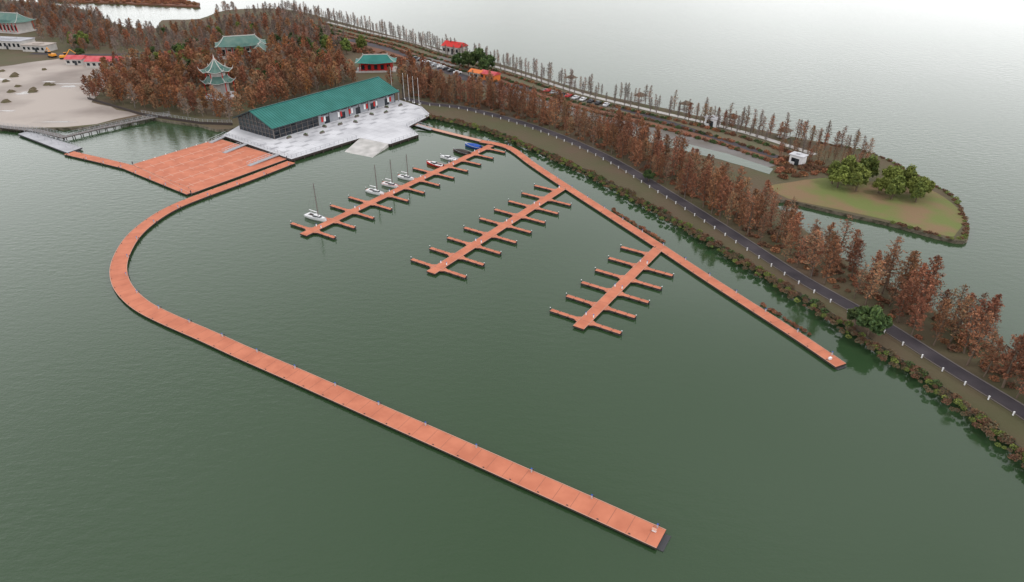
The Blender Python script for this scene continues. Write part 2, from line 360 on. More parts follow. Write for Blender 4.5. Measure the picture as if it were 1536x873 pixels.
def scatter(name,protos,pts,child='tree'):
    for k,pm in enumerate(protos):
        mb=MB()
        for i,(x,y,z,s) in enumerate(pts):
            if hash_i(i)%len(protos)!=k: continue
            a=U(0,6.28); h=s/2
            c,sn=math.cos(a),math.sin(a)
            mb.add([(x+p*c-q*sn,y+p*sn+q*c,z) for p,q in((-h,-h),(h,-h),(h,h),(-h,h))],[(0,1,2,3)])
        o=mb.obj(name,['soil']); o.instance_type='FACES'; o.use_instance_faces_scale=True; o.show_instancer_for_render=False; o.show_instancer_for_viewport=False
        ch=bpy.data.objects.new(child,pm); C.objects.link(ch); ch.parent=o
def fill(poly,sp,excl=(),jit=.42,z=1,s=(.8,1.1),land=True):
    xs=[p[0] for p in poly];ys=[p[1] for p in poly];out=[]
    x=min(xs)
    while x<max(xs):
        y=min(ys)
        while y<max(ys):
            a=x+U(-jit,jit)*sp;b=y+U(-jit,jit)*sp
            if inside(a,b,poly) and (not land or inside(a,b,SH)) and not any((a-e[0])**2+(b-e[1])**2<e[2]**2 for e in excl): out.append((a,b,z,U(*s)))
            y+=sp
        x+=sp
    return out

# groves
EX=[(-128.8,305,12),(-122,291,9),(-149,392,18),(-145,378,15),(-143,366,10),(-69,357,17),(-64,345,12),(-62,333,8),(-32,399,9),(-180,372,9),(-100,365,9)]
gA=P('-187,302 -152,281 -110,264 -109,272 -68,333 -45,309 -31,302 -36,330 -56,350 -78,357 -97,381 -127,399 -130,373 -162,365 -186,374 -199,345')
gB=P('-276.8,417.8 -208.7,389.9 -160.9,389.9 -129.4,408.1 -91.1,389.9 -101.3,438.5 -159.4,513.4 -200,490 -204.8,473.3 -225.7,461.1 -257.3,473.3 -332,543.7 -392.4,560.2 -362.1,513.4 -321.9,486')
pts=[p for p in fill(gA,4.6,EX,s=(.6,.95)) if R()>.13]
scatter('cypress_grove',CF,pts)
roadx=[(x,y,5) for x,y,a in walk(P('-100,440 -140,425 -190,405 -225,395 -270,398'),6)]
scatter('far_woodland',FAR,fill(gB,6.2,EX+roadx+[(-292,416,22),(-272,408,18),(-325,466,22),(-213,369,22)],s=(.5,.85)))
scatter('far_evergreen_trees',[BG[0],BY[0],BG[1]],[(U(-240,-110),U(382,460),1,U(.6,1.0)) for i in range(34)]+[(x,y,1,U(.9,1.15)) for x,y in P('-165,352 -160,349 -171,356 -154,345 -162,341 -176,350 -118,408 -110,415 -104,400 -251,414 -257,418 -246,410 -100,372 -92,395 -85,402 -98,408 -120,330 -112,338')])
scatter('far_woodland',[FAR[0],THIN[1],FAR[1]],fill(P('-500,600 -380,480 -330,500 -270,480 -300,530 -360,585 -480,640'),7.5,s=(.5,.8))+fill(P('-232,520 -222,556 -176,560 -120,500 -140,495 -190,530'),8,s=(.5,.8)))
scatter('islet_reeds',[SR],fill(P('-395,616 -289,592 -250,582 -260,600 -304,636 -420,658'),5,s=(1.2,2.4),land=False),'reeds')
for off in (3.0,6.6,10.4,14.0):
    for x,y,a in walk(offset(road,off),3.9,start=U(0,3)):
        if y<20 and off>6: continue
        if R()<.13: continue
        x+=U(-.9,.9);y+=U(-.9,.9)
        if not inside(x,y,SH): continue
        o=bpy.data.objects.new('cypress_tree',random.choice(CY)); C.objects.link(o); o.location=(x,y,1); o.rotation_euler=(U(-.03,.03),U(-.03,.03),U(0,6.28)); s=U(.58,1.08); o.scale=(s*U(.9,1.12),s*U(.9,1.12),s)
farshore=smooth(P('-174,564 -114,499 -50,422 -3,368 31,319 65,286 93,258 112,242 124,229'),5)
fr=[(x+U(-.6,.6),y+U(-.6,.6),1,U(.65,1.15)) for x,y,a in walk(offset(farshore,-2.2),2.5) if R()<.9]
scatter('lakeside_tree_row',THIN,fr)
fr=[(x+U(-1,1),y+U(-1,1),1,U(.5,.72)) for x,y,a in walk(smooth(P('70,268 92,250 110,234 122,222'),5),3.0)]+fill(P('88,226 104,212 118,208 120,214 112,222 98,236'),4.0,s=(.35,.55))
scatter('distant_cypress_trees',CY[3:],fr)
scatter('path_side_tree_row',[THIN[0]],[(x+U(-1,1),y+U(-1,1),1,U(.5,.9)) for x,y,a in walk(offset(pathl,-4),4.5)])
for x,y in P('100,200 104,202 107,199 112,202 117,199 121,196 110,194 115,191 120,189 105,194 101,197 123,192 118,186 113,188'):
    o=bpy.data.objects.new('willow_tree',random.choice(BY)); C.objects.link(o); o.location=(x+U(-1,1),y+U(-1,1),1); o.rotation_euler[2]=U(0,6.28); s=U(.62,.98); o.scale=(s,s,s)
for x,y,s in ((73.2,116.6,.82),(71.6,119.5,.55),(-22,355,1),(-17,360,1.1),(-12,352,.9),(-14,346,.8),(43,203,.45),(-27,362,.9)):
    o=bpy.data.objects.new('evergreen_tree',BG[int(R()*2)]); C.objects.link(o); o.location=(x,y,1); o.rotation_euler[2]=U(0,6.28); o.scale=(s,s,s*1.2)
scatter('bank_shrubs',[SG,SB,SO,SD,SB,SO],[(x+U(-.9,.9),y+U(-.9,.9),.9,U(.45,1.15)) for x,y,a in walk(offset(near,1.0),1.2)],'shrub')
scatter('bank_shrubs',[SB,SO,SO,SG],[(x+U(-.8,.8),y+U(-.8,.8),1,U(.35,.75)) for o_ in (2.0,3.2) for x,y,a in walk(offset(near,o_),1.1)],'shrub')
under=[(x+U(-2,2),y+U(-2,2),1,U(.6,1.2)) for o_ in (5,8,11,14) for x,y,a in walk(offset(road,o_),2.6)]
scatter('understorey_shrubs',[SB,SR],[p for p in under if inside(p[0],p[1],SH)],'shrub')
hed=[(x+U(-.6,.6),y+U(-.6,.6),1,U(.7,1.2)) for o_ in (-6,-13,-19) for x,y,a in walk(offset(pathl,o_),1.8)]
scatter('garden_hedge',[SB,SD,SR],hed,'shrub')
tip=[(x+U(-.5,.5),y+U(-.5,.5),.9,U(.4,.9)) for x,y,a in walk(smooth(P('112,241 126,228 130,206 131.5,189 122,166 116,162 105,172'),5),1.3)]
scatter('island_edge_shrubs',[SB,SG,SB],tip,'shrub')
scatter('russet_shrubs',[SR,SB],fill(P('84,205 100,208 112,206 108,216 96,226 88,222'),2.6,s=(.8,1.5))+fill(P('-109,440 -60,385 -48,372 -62,372 -110,425'),3.5,s=(1,1.8)),'shrub')
scatter('waterside_planting',[SR],[(x+U(-.4,.4),y+U(-.4,.4),.1,U(.4,.7)) for x,y,a in walk(offset(P('27,181.5 38,160'),2.4),.9)]+[(x+U(-.4,.4),y+U(-.4,.4),.1,U(.35,.6)) for x,y,a in walk(offset(P('54,129 60,117'),2.4),1.0)],'shrub')

# ------------------------------------------------------------------ docks
def pedestal(mb,x,y,a,mi=2):
    mb.box((x,y,.95),(.2,.18,.7),a,mi); mb.box((x,y,1.33),(.25,.22,.07),a,5)
def dock(name,pts,w,step=11,side=1,peds=True,z=.6):
    mb=MB(); mb.ribbon(pts,w,.16,z,0,1)
    mb.ribbon(offset(pts,w/2+.055),.11,.3,z+.03,4,1); mb.ribbon(offset(pts,-w/2-.055),.11,.3,z+.03,4,1)
    for x,y,a in walk(pts,3.0,1.5): mb.box((x,y,-.03),(2.3,w*.86,.34),a,6)
    for x,y,a in walk(pts,3.0,3): mb.add([(x+math.cos(a)*s-math.sin(a)*t,y+math.sin(a)*s+math.cos(a)*t,z+.005) for s,t in((-.03,-w/2),(.03,-w/2),(.03,w/2),(-.03,w/2))],[(0,1,2,3)],7)
    if peds:
        for x,y,a in walk(offset(pts,side*(w/2+.2)),step,2):
            mb.cyl((x,y,-1),(x,y,1.0),.1,.1,7,3)
        for x,y,a in walk(offset(pts,side*(w/2-.25)),step,2.6): pedestal(mb,x,y,a,8)
        for x,y,a in walk(offset(pts,-side*(w/2-.2)),5): mb.box((x,y,z+.06),(.28,.09,.12),a,3)
    return mb
DM=['deck','dark','white','float','deckedge','bluec','float','seam','galv']
outer=smooth(P('-74.8,221.8 -84.3,206.2 -94.4,190.9 -98.6,182.9 -100.6,174.5 -100.9,165.1 -99.2,155.7 -96.3,147.1 -92.2,139.8 -87.5,134.0 -81.5,128.5 -74.2,123.6 -63.1,117.0 -52.7,110.6 -40.1,103.1 -24.6,93.7 -9.7,84.7 1.3,78.0 11.2,72.0 21.2,65.8'),6)
mb=dock('x',outer,3.6,10.5,1)
mb.box((20.4,67.1,.85),(.6,.3,.4),-.55,2); mb.box((20.4,67.1,1.08),(.7,.4,.06),-.55,4)
mb.obj('breakwater_pontoon',DM)
right=smooth(P('-44,270 -27.6,256.8 -11.5,244.7'),4)
mb=dock('x',right,1.9,9,-1,False,z=.575); mb.obj('access_pontoon',['deckedge','dark','white','float','deckedge','bluec','float','seam'])
right=smooth(P('-11.5,244.2 -1.2,237.1 7.2,219.2 17.0,199.4 28.6,176.8 38.3,158.0 46.3,141.8 53.3,128.2 59.3,116.5 63.8,106.9'),5)
mb=dock('x',right,2.6,9,1); mb.box((62.4,108.8,.88),(.6,.4,.45),.4,2); mb.obj('walkway_pontoon',DM)
wl=P('-155.7,231.3 -140.7,223.8 -128,217.2 -117,209 -97.5,194.6')
mb=dock('x',wl,3.4,9,-1,z=.59); mb.obj('link_pontoon',DM)
def pier(a,b,nl,nr,sp,s0,L=8.4,w=2.4):
    a=Vector(a);b=Vector(b);d=(b-a).normalized();r=Vector((d.y,-d.x)); ang=math.atan2(r.y,r.x)
    mb=dock('x',[tuple(a),tuple(b)],w,7.4,1,False,z=.585)
    for side,num in ((-1,nl),(1,nr)):
        for k in range(num):
            c=a+d*(s0+sp*k)
            p0=c+r*side*(w/2+.12);p1=c+r*side*L
            mb.ribbon([tuple(p0),tuple(p1)],.95,.2,.57,0,1)
            mb.ribbon(offset([tuple(p0),tuple(p1)],.51),.07,.25,.6,4,1); mb.ribbon(offset([tuple(p0),tuple(p1)],-.51),.07,.25,.6,4,1)
            for t in (1.5,4.0,6.4):
                q=c+r*side*(w/2+t); mb.box((q.x,q.y,0),(1.6,.8,.3),ang,6)
            for sg in (-1,1):
                q0=p0+d*sg*.56; q1=p0+d*sg*1.15; q2=p0+r*side*1.1+d*sg*.56
                mb.prism([tuple(q0),tuple(q1),tuple(q2)],.25,.565,0,1)
            for t in (3.5,6):
                for sg in(-1,1):
                    q=c+r*side*(w/2+t-.8)+d*sg*.4; mb.box((q.x,q.y,.62),(.24,.07,.1),ang,3)
            q=c+r*side*(L+.16); mb.cyl((q.x,q.y,-1),(q.x,q.y,1.1),.1,.1,7,6); mb.cyl((q.x,q.y,1.1),(q.x,q.y,1.22),.14,.04,7,2)
        for k in range(0,num,2):
            c=a+d*(s0+sp*k+2.2)+r*side*(w/2-.3); pedestal(mb,c.x,c.y,ang)
    return mb.obj('finger_pier',DM)
pier((-55.9,165.2),(-7.5,239.6),12,12,7.42,3.4)
pier((-19.6,144.2),(16.2,199.2),9,8,7.37,2.9)
pier((14.0,120.2),(37.6,157.0),6,5,7.3,3.0)
pl=P('-127.5,219.5 -108.8,247 -77.2,224.9 -97.5,193.9')
mb=MB(); mb.prism(pl,.16,.58,0,1)
A=Vector(pl[0]);Bv=Vector(pl[1]);Dv=Vector(pl[3]);ua=(Bv-A);ub=(Dv-A)
for i in range(1,6):
    t=i/6; p=A+ub*t+ua*.04;q=A+ub*t+ua*.96
    mb.sheet([tuple(p),tuple(q)],.3,.586,4)
    for j in range(1,9):
        c=A+ub*t+ua*(j/9); e=ub.normalized()*1.6
        mb.sheet([tuple(c-e),tuple(c+e)],.2,.592,4)
mb.ribbon(pl+[pl[0]],.18,.2,.62,4,1)
for x,y in pl: mb.cyl((x,y,-1),(x,y,1.6),.16,.16,8,6)
for x,y,a in walk(pl[:2],4): mb.box((x,y,.7),(.25,.25,.2),a,2)
mb.obj('event_pontoon',DM)

# ------------------------------------------------------------------ concrete quay, ramp, railings
def railing(mb,pts,z,h=1.1,step=2,mi=0):
    for x,y,a in walk(pts,step): mb.box((x,y,z+h/2),(.09,.09,h),a,mi)
    mb.ribbon(pts,.07,z+h-.05,z+h,mi,mi); mb.ribbon(pts,.04,z+h*.5,z+h*.5+.04,mi,mi)
    mb.ribbon(pts,.04,z+h*.25,z+h*.25+.03,mi,mi)
q=P('-108,249 -75,223 -56,246 -44,239 -35,250 -40,260 -33,276 -38,288 -49,299 -106,262')
mb=MB(); mb.prism(q,.55,1.2,0,1)
for (x0,y0),(x1,y1) in zip(q[:7],q[1:8]):
    for x,y,a in walk([(x0,y0),(x1,y1)],4,1): mb.cyl((x,y,-2),(x,y,.6),.3,.3,8,1)
mb.ribbon(offset(q[:7],.9),.5,-.4,.55,1,1)
gx=Vector((.585,.811));gy=Vector((-.811,.585));o0=Vector((-87.1,244.3)); qa=math.atan2(gx.y,gx.x)
for i in range(-2,17):
    for j in range(-4,10):
        c=o0+gx*(i*4.2+2)-gy*(1.6+j*3.2)
        if all(inside((c+gx*s*2-gy*t*1.5).x,(c+gx*s*2-gy*t*1.5).y,q) for s in(-1,1) for t in(-1,1)):
            if 0<=j<5 and (i+j)%2==0: mb.box((c.x,c.y,1.203),(3.2,1.5,.012),qa,2)
            mb.box((c.x+gy.x*1.55,c.y+gy.y*1.55,1.203),(4.2,.1,.01),qa,2); mb.box((c.x+gx.x*2.05,c.y+gx.y*2.05,1.2045),(.1,3.0,.01),qa,2)
mb.obj('concrete_quay',['conc','dark','tileg'])
for i in range(11):
    c=o0+gx*(4+i*5.6)-gy*(3.2+(i%3)*2.6)
    b1=MB(); b1.box((0,0,.25),(2.0,.7,.5),0,0); b1.box((0,0,.53),(1.8,.5,.06),0,1)
    for k in range(60): leafq(b1,Vector((U(-.85,.85),U(-.25,.25),U(.55,.95))),U(.08,.16),2)
    b1.obj('planter',['kerb','soil','green2'],loc=(c.x,c.y,1.2),rot=qa+(i%2)*1.57)
mb=MB(); railing(mb,P('-106.5,249.3 -75.2,224.2 -57.2,245.8'),1.2,mi=0); railing(mb,P('-43.6,240.2 -36,250.2 -41,260 -34,275.5 -38.6,287'),1.2); mb.obj('quay_railing',['grey'])
mb=MB()
mb.add([(-56,246.3,1.19),(-44.6,239.3,1.19),(-49.5,224.6,-.35),(-60.5,230.4,-.35),(-56,246.3,-1.5),(-44.6,239.3,-1.5),(-49.5,224.6,-1.5),(-60.5,230.4,-1.5)],[(3,2,1,0),(0,1,5,4),(1,2,6,5),(2,3,7,6),(3,0,4,7)],[0,0,0,0,0])
mb.obj('boat_ramp',['ramp'])
def gangway(p0,p1,z0,z1,w=1.6):
    mb=MB(); a=Vector((*p0,z0));b_=Vector((*p1,z1)); d=(b_-a); ln=d.length; h=Vector((-d.y,d.x,0)).normalized()*w/2
    dn=Vector((0,0,.2))
    mb.add([a-h,b_-h,b_+h,a+h,a-h-dn,b_-h-dn,b_+h-dn,a+h-dn],[(0,1,2,3),(0,4,5,1),(3,2,6,7),(0,3,7,4),(1,5,6,2)],0)
    for s in(-1,1):
        up=Vector((0,0,1.1))
        mb.cyl(a+h*s+up,b_+h*s+up,.05,.05,5,1)
        k=int(ln/1.5)
        for i in range(k+1):
            c=a.lerp(b_,i/k)+h*s; mb.cyl(c,c+up,.035,.035,4,1)
            if i<k:
                c2=a.lerp(b_,(i+1)/k)+h*s; mb.cyl(c,c2+up,.025,.025,4,1)
    mb.obj('gangway',['grey','galv'])
gangway((-81,228),(-88,218),1.25,.75); gangway((-106.5,250),(-110,242),1.25,.75); gangway((-37,262),(-31,258),1.25,.75); gangway((-96,239.5),(-101,231),1.25,.75)
mb=MB(); mb.prism(P('-186.3,252 -184.5,255.3 -153.5,236.2 -155.6,230.5'),.3,.85,0,1)
for x,y,a in walk(P('-185,253.5 -155,233.5'),5,1): mb.box((x,y,-.1),(3,3,.6),a,1); mb.box((x,y,1.4),(.12,.12,1.1),a,2)
railing(mb,P('-184.5,255 -154,236'),.85,mi=2)
mb.obj('grey_jetty',['tileg','float','grey'])
bwl=P('-205,262 -179.5,254.6 -166.2,247.3 -158.4,258 -144.9,272.3 -139,276')
mb=MB(); mb.ribbon(bwl,2.6,1.0,1.25,0,1)
railing(mb,offset(bwl,1.2),1.25,mi=2); railing(mb,offset(bwl,-1.2),1.25,mi=2)
for x,y,a in walk(bwl,3):
    for s in(-1,1): mb.cyl((x-math.sin(a)*s,y+math.cos(a)*s,-2),(x-math.sin(a)*s,y+math.cos(a)*s,1),.15,.15,6,1)
mb.obj('boardwalk',['kerb','dark','grey'])
mb=MB(); mb.ribbon(P('-109,262.5 -122,264 -140,271.5 -151,276.5 -186,301'),.35,-.5,1.9,0,0); railing(mb,P('-109,262.5 -122,264 -140,271.5 -151,276.5'),1.9,mi=1); mb.obj('shore_wall',['dark','grey'])

# ------------------------------------------------------------------ boathouse hall
HL=63.2; HW=21.0; rot=math.atan2(.811,.585)
e=group('boathouse_hall',(-87.1,244.3,1.2),rot)
ze,zr=4.9,9.0; ov=1.4
wb=MB()
wb.box((HL/2+.15,HW-.15,ze/2),(HL-.3,.3,ze),0,0)
wb.box((HL-.15,HW/2-.1,ze/2),(.3,HW-.8,ze),0,0)
wb.add([(HL-.01,0,ze),(HL-.01,HW,ze),(HL-.01,HW/2,zr-.2)],[(0,1,2)],0)
x=21.0
while x<HL-.5:
    wseg=5.2
    wb.box((x+wseg/2-.05,.15,ze/2),(min(wseg-.1,HL-x-.05),.3,ze),0,0)
    wb.box((x+wseg-.05,-.02,ze/2),(.25,.25,ze-.02),0,1)
    x+=wseg
wb.box((HL/2,.2,ze-.25),(HL-.02,.5,.48),0,1)
wb.obj('walls',['wallg','frame'],e)
gb=MB()
gb.box((10.4,.2,(ze-.5)/2),(20.6,.12,ze-.5),0,0)
gb.box((.2,HW/2,(ze)/2),(.12,HW-.6,ze),0,0)
gb.add([(.15,.2,ze),(.15,HW-.2,ze),(.15,HW/2,zr-.25)],[(2,1,0)],0)
for i in range(5): gb.box((25+i*8.2,-.03,1.3),(2.4,.08,2.6),0,0)
for i in range(8): gb.box((24+i*5.2,-.03,3.75),(3.2,.07,.7),0,0)
gb.obj('windows',['glass'],e)
fb=MB()
for i in range(9): fb.box((.1+i*2.58,.08,(ze-.5)/2),(.18,.22,ze-.5),0,0)
for z in(1.2,2.9): fb.box((10.4,.09,z),(20.5,.14,.1),0,0)
for i in range(10):
    y=.3+i*(HW-.6)/9; top=ze+(zr-ze-.3)*(1-abs(y-HW/2)/(HW/2)); fb.box((.08,y,top/2),(.2,.18,top),0,0)
for z in(1.6,3.3,ze): fb.box((.07,HW/2,z),(.14,HW-.5,.14),0,0)
fb.obj('window_frames',['kerb'],e)
pb=MB()
for i,xx in enumerate((22.6,31,36.8,45,50.5,58.6)):
    pb.box((xx,-.12,2.0),(.9,.06,2.0),0,i%2); pb.box((xx+1.3,-.12,2.0),(.8,.06,2.0),0,1-i%2)
pb.obj('banners',['red','white'],e)
rb=MB()
def slope(y0,z0,y1,z1):
    rb.add([(-ov,y0,z0),(HL+ov,y0,z0),(HL+ov,y1,z1),(-ov,y1,z1),(-ov,y0,z0-.28),(HL+ov,y0,z0-.28),(HL+ov,y1,z1-.28),(-ov,y1,z1-.28)],
     [(0,1,2,3),(7,6,5,4),(0,4,5,1),(1,5,6,2),(2,6,7,3),(3,7,4,0)],[0,2,2,2,0,2])
slope(-ov,ze-.45,HW/2-.02,zr); slope(HW+ov,ze-.45,HW/2+.02,zr)
i=-ov+.3
while i<HL+ov:
    for s in(-1,1):
        y0=HW/2-s*(HW/2+ov)
        rb.cyl(Vector((i,y0,ze-.40)),Vector((i,HW/2-s*.1,zr+.05)),.06,.06,4,1,False)
    i+=1.15
rb.box((HL/2,HW/2,zr+.08),(HL+2*ov,.5,.25),0,1)
rb.obj('roof',['roofg','roofrib','frame'],e)

# ------------------------------------------------------------------ chinese halls, pagoda and other buildings
def hall(name,x,y,rz,L,W,ze,zr,wall='red',up=.7,z0=1.0,roofm='roofg'):
    e=group(name,(x,y,z0),rz)
    b1=MB(); b1.box((0,0,.25),(L+2,W+2,.5),0,1)
    b1.box((0,0,ze/2+.2),(L-3,W-3,ze-.1),0,0)
    nx=int(L/3.2)
    for i in range(nx+1):
        for s in(-1,1): b1.cyl((-L/2+1+i*(L-2)/nx,s*(W/2-.8),.5),(-L/2+1+i*(L-2)/nx,s*(W/2-.8),ze),.2,.2,7,2)
    b1.obj('walls',[wall,'greyw','red'],e)
    b2=MB()
    for i in range(nx):
        for s in(-1,1): b2.box((-L/2+1+(i+.5)*(L-2)/nx,s*(W/2-1.47),ze*.5),(1.6,.08,ze*.55),0,0)
    b2.obj('windows',['glass'],e)
    b3=MB(); N=8; rings=[]
    for k in range(N+1):
        t=k/N; z=ze+(zr-ze)*(t**1.45)
        hx=(L/2+1.3)*(1-t)+(L*.34)*t; hy=(W/2+1.3)*(1-t)+.15*t
        ring=[]
        for cx,cy in((-1,-1),(0,-1),(1,-1),(1,0),(1,1),(0,1),(-1,1),(-1,0)):
            zz=z+(up*(1-t)**3 if cx and cy else 0); ring.append((cx*hx,cy*hy,zz))
        rings.append(ring)
    vs=[p for r_ in rings for p in r_]; fs=[]
    for k in range(N):
        for j in range(8): fs.append((8*k+j,8*k+(j+1)%8,8*k+8+(j+1)%8,8*k+8+j))
    fs.append(tuple(8*N+j for j in range(8))); fs.append(tuple(range(7,-1,-1)))
    b3.add(vs,fs,0)
    for j in(0,2,4,6):
        for k in range(N): b3.cyl(rings[k][j],rings[k+1][j],.13,.13,5,1)
    b3.box((0,0,zr+.15),(L*.68,.35,.45),0,1)
    for s in(-1,1): b3.box((s*L*.34,0,zr+.5),(.35,.35,.6),0,1)
    for s in (-1,1):
        for i in range(int(L/1)):
            xx=-L*.33+i*(L*.66)/int(L/1); b3.cyl((xx,s*(W/2+1.1),ze+.12),(xx,s*(W*.25),ze+(zr-ze)*.42),.05,.05,4,2,False)
    b3.obj('roof',[roofm,'greyw','roofrib'],e)
M['roofold']=mat('weathered_green_roof',(.07,.15,.13),.7,(.12,.19,.16),.3,detail=8)
hall('pavilion_hall',-149,392,.35,24,12,6.0,10.5,'greyw',roofm='roofold')
hall('pavilion_hall',-136,384,1.7,10,8,4.5,8,'redroof',roofm='roofold')
hall('gate_building',-69,357,.1,18,8.5,4.2,7.6,'red',roofm='roofg')
hall('lakeside_house',-325,470,-.3,24,14,6,11,'greyw',roofm='roofold')
e=group('pagoda',(-128.8,305,1.0),.3)
def octo(mb,z0,z1,r0,r1,up,mi,rid,N=7,n=6):
    rings=[]
    for k in range(N+1):
        t=k/N;z=z0+(z1-z0)*t**1.6;r=r0*(1-t)+r1*t;ring=[]
        for j in range(2*n):
            a=math.pi*j/n; rr=r if j%2==0 else r*math.cos(math.pi/n); ring.append(Vector((rr*math.cos(a),rr*math.sin(a),z+(up*(1-t)**3 if j%2==0 else 0))))
        rings.append(ring)
    m=2*n; vs=[p for q_ in rings for p in q_]; fs=[(m*k+j,m*k+(j+1)%m,m*k+m+(j+1)%m,m*k+m+j) for k in range(N) for j in range(m)]
    fs.append(tuple(range(m-1,-1,-1))); mb.add(vs,fs,mi)
    for j in range(0,m,2):
        for k in range(N): mb.cyl(rings[k][j],rings[k+1][j],.17,.17,5,rid)
        q_=rings[0][j]; mb.cyl(q_,q_*1.08+Vector((0,0,.35)),.17,.05,5,rid)
    for j in range(m):
        for s in(.33,.66):
            a=rings[0][j].lerp(rings[0][(j+1)%m],s);b_=rings[4][j].lerp(rings[4][(j+1)%m],s); mb.cyl(a,b_,.06,.06,4,2,False)
        mb.cyl(rings[0][j],rings[0][(j+1)%m],.12,.12,4,rid)
b1=MB(); octo(b1,6.6,9.4,7.0,4.0,.8,0,1); octo(b1,11.2,16.2,6.8,.3,.9,0,1)
b1.cyl((0,0,16.0),(0,0,16.9),.45,.3,8,1); b1.cyl((0,0,16.9),(0,0,18.2),.28,.03,8,1); b1.obj('roof',['roofold','greyw','roofrib'],e)
b1=MB(); b1.cyl((0,0,0),(0,0,.8),8,8,6,1); b1.cyl((0,0,.8),(0,0,6.8),4.2,4.2,6,0); b1.cyl((0,0,9.2),(0,0,11.4),3.6,3.6,6,0)
for j in range(6):
    a=math.pi*j/3
    b1.cyl((6*math.cos(a),6*math.sin(a),.8),(6*math.cos(a),6*math.sin(a),7),.22,.22,8,2); b1.cyl((4.7*math.cos(a),4.7*math.sin(a),9),(4.7*math.cos(a),4.7*math.sin(a),11.6),.18,.18,8,2)
b1.obj('walls',['greyw','conc','red'],e)

def flatbuilding(name,x,y,rz,L,W,H,wall,roof,storeys=1,gable=0):
    e=group(name,(x,y,1.0),rz); b1=MB(); b1.box((0,0,H/2),(L,W,H),0,0); b1.obj('walls',[wall],e)
    b2=MB()
    for s in range(storeys):
        z=(s+.55)*H/storeys
        for i in range(int(L/3)):
            for sg in(-1,1): b2.box((-L/2+1.5+i*3,sg*(W/2+.02),z),(1.5,.1,H/storeys*.42),0,0)
    b2.obj('windows',['glass'],e)
    b3=MB()
    if gable:
        b3.add([(-L/2-.5,-W/2-.5,H),(L/2+.5,-W/2-.5,H),(L/2+.5,0,H+gable),(-L/2-.5,0,H+gable),(-L/2-.5,W/2+.5,H),(L/2+.5,W/2+.5,H)],[(0,1,2,3),(3,2,5,4),(0,3,4),(1,5,2)],0)
    else:
        b3.box((0,0,H+.15),(L+.6,W+.6,.3),0,0); b3.box((0,0,H+.4),(L*.3,W*.4,.8),0,0)
    b3.obj('roof',[roof],e)
    b4=MB(); b4.box((L*.1,-W/2-.03,1.1),(1.4,.12,2.2),0,0); b4.obj('door',['frame'],e)
flatbuilding('white_building',-292,416,-.2,24,11,4.5,'greyw','tileg',1)
flatbuilding('white_building',-270,407,-.2,15,9,3.4,'greyw','mudm',1)
flatbuilding('site_shed',-211,366,-.05,17,8,3.2,'greyw','redroof',1,2.0)
flatbuilding('site_shed',-229,372,-.05,9,7,3,'greyw','redroof',1,1.5)
flatbuilding('site_shed',-300,395,.1,14,7,3,'greyw','roofold',1)
flatbuilding('red_kiosk',-32,399,-.6,12,8,4.2,'greyw','red',1,2.2)
flatbuilding('orange_stall',-10.6,337,-.7,9,5,3,'orange','redroof',1,1.2)
flatbuilding('orange_stall',-17,341,-.7,7,4,2.8,'greyw','orange',1,1.2)
flatbuilding('white_kiosk',78,262,-.8,5,3.4,3,'white','conc',1)
flatbuilding('white_kiosk',95.5,219,-.8,4.5,3.2,3,'white','conc',1)
for x,y in P('55.6,297.5 72.3,283.9 86.5,265 100.7,247.3 28,330'):
    b1=MB()
    for p,q_ in((-1.6,-1.6),(1.6,-1.6),(1.6,1.6),(-1.6,1.6)): b1.cyl((p,q_,0),(p,q_,2.6),.12,.12,6,1)
    b1.add([(-2.4,-2.4,2.6),(2.4,-2.4,2.6),(2.4,2.4,2.6),(-2.4,2.4,2.6),(0,0,4)],[(0,1,4),(1,2,4),(2,3,4),(3,0,4),(3,2,1,0)],0)
    b1.box((0,0,.3),(3.6,3.6,.3),0,2)
    b1.obj('garden_pavilion',['bark','bark','path'],loc=(x,y,1),rot=.8)
for x,y in P('-47,300 -44.5,297 -42,294 -39.5,291 -54,311'):
    b1=MB(); b1.cyl((0,0,0),(0,0,11),.09,.05,6,0); b1.cyl((0,0,11),(0,0,11.2),.1,.1,6,0); b1.cyl((0,0,0),(0,0,.4),.3,.3,8,0); b1.obj('flagpole',['white'],loc=(x,y,1.2))
for x,y,a in walk(offset(road,2.3),52,52):
    b1=MB(); b1.cyl((0,0,0),(0,0,4.4),.07,.05,6,0); b1.cyl((0,0,4.3),(0,-.8,4.5),.045,.035,5,0); b1.box((0,-1.0,4.5),(.22,.45,.1),0,0); b1.obj('street_lamp',['kerb'],loc=(x,y,1),rot=a)

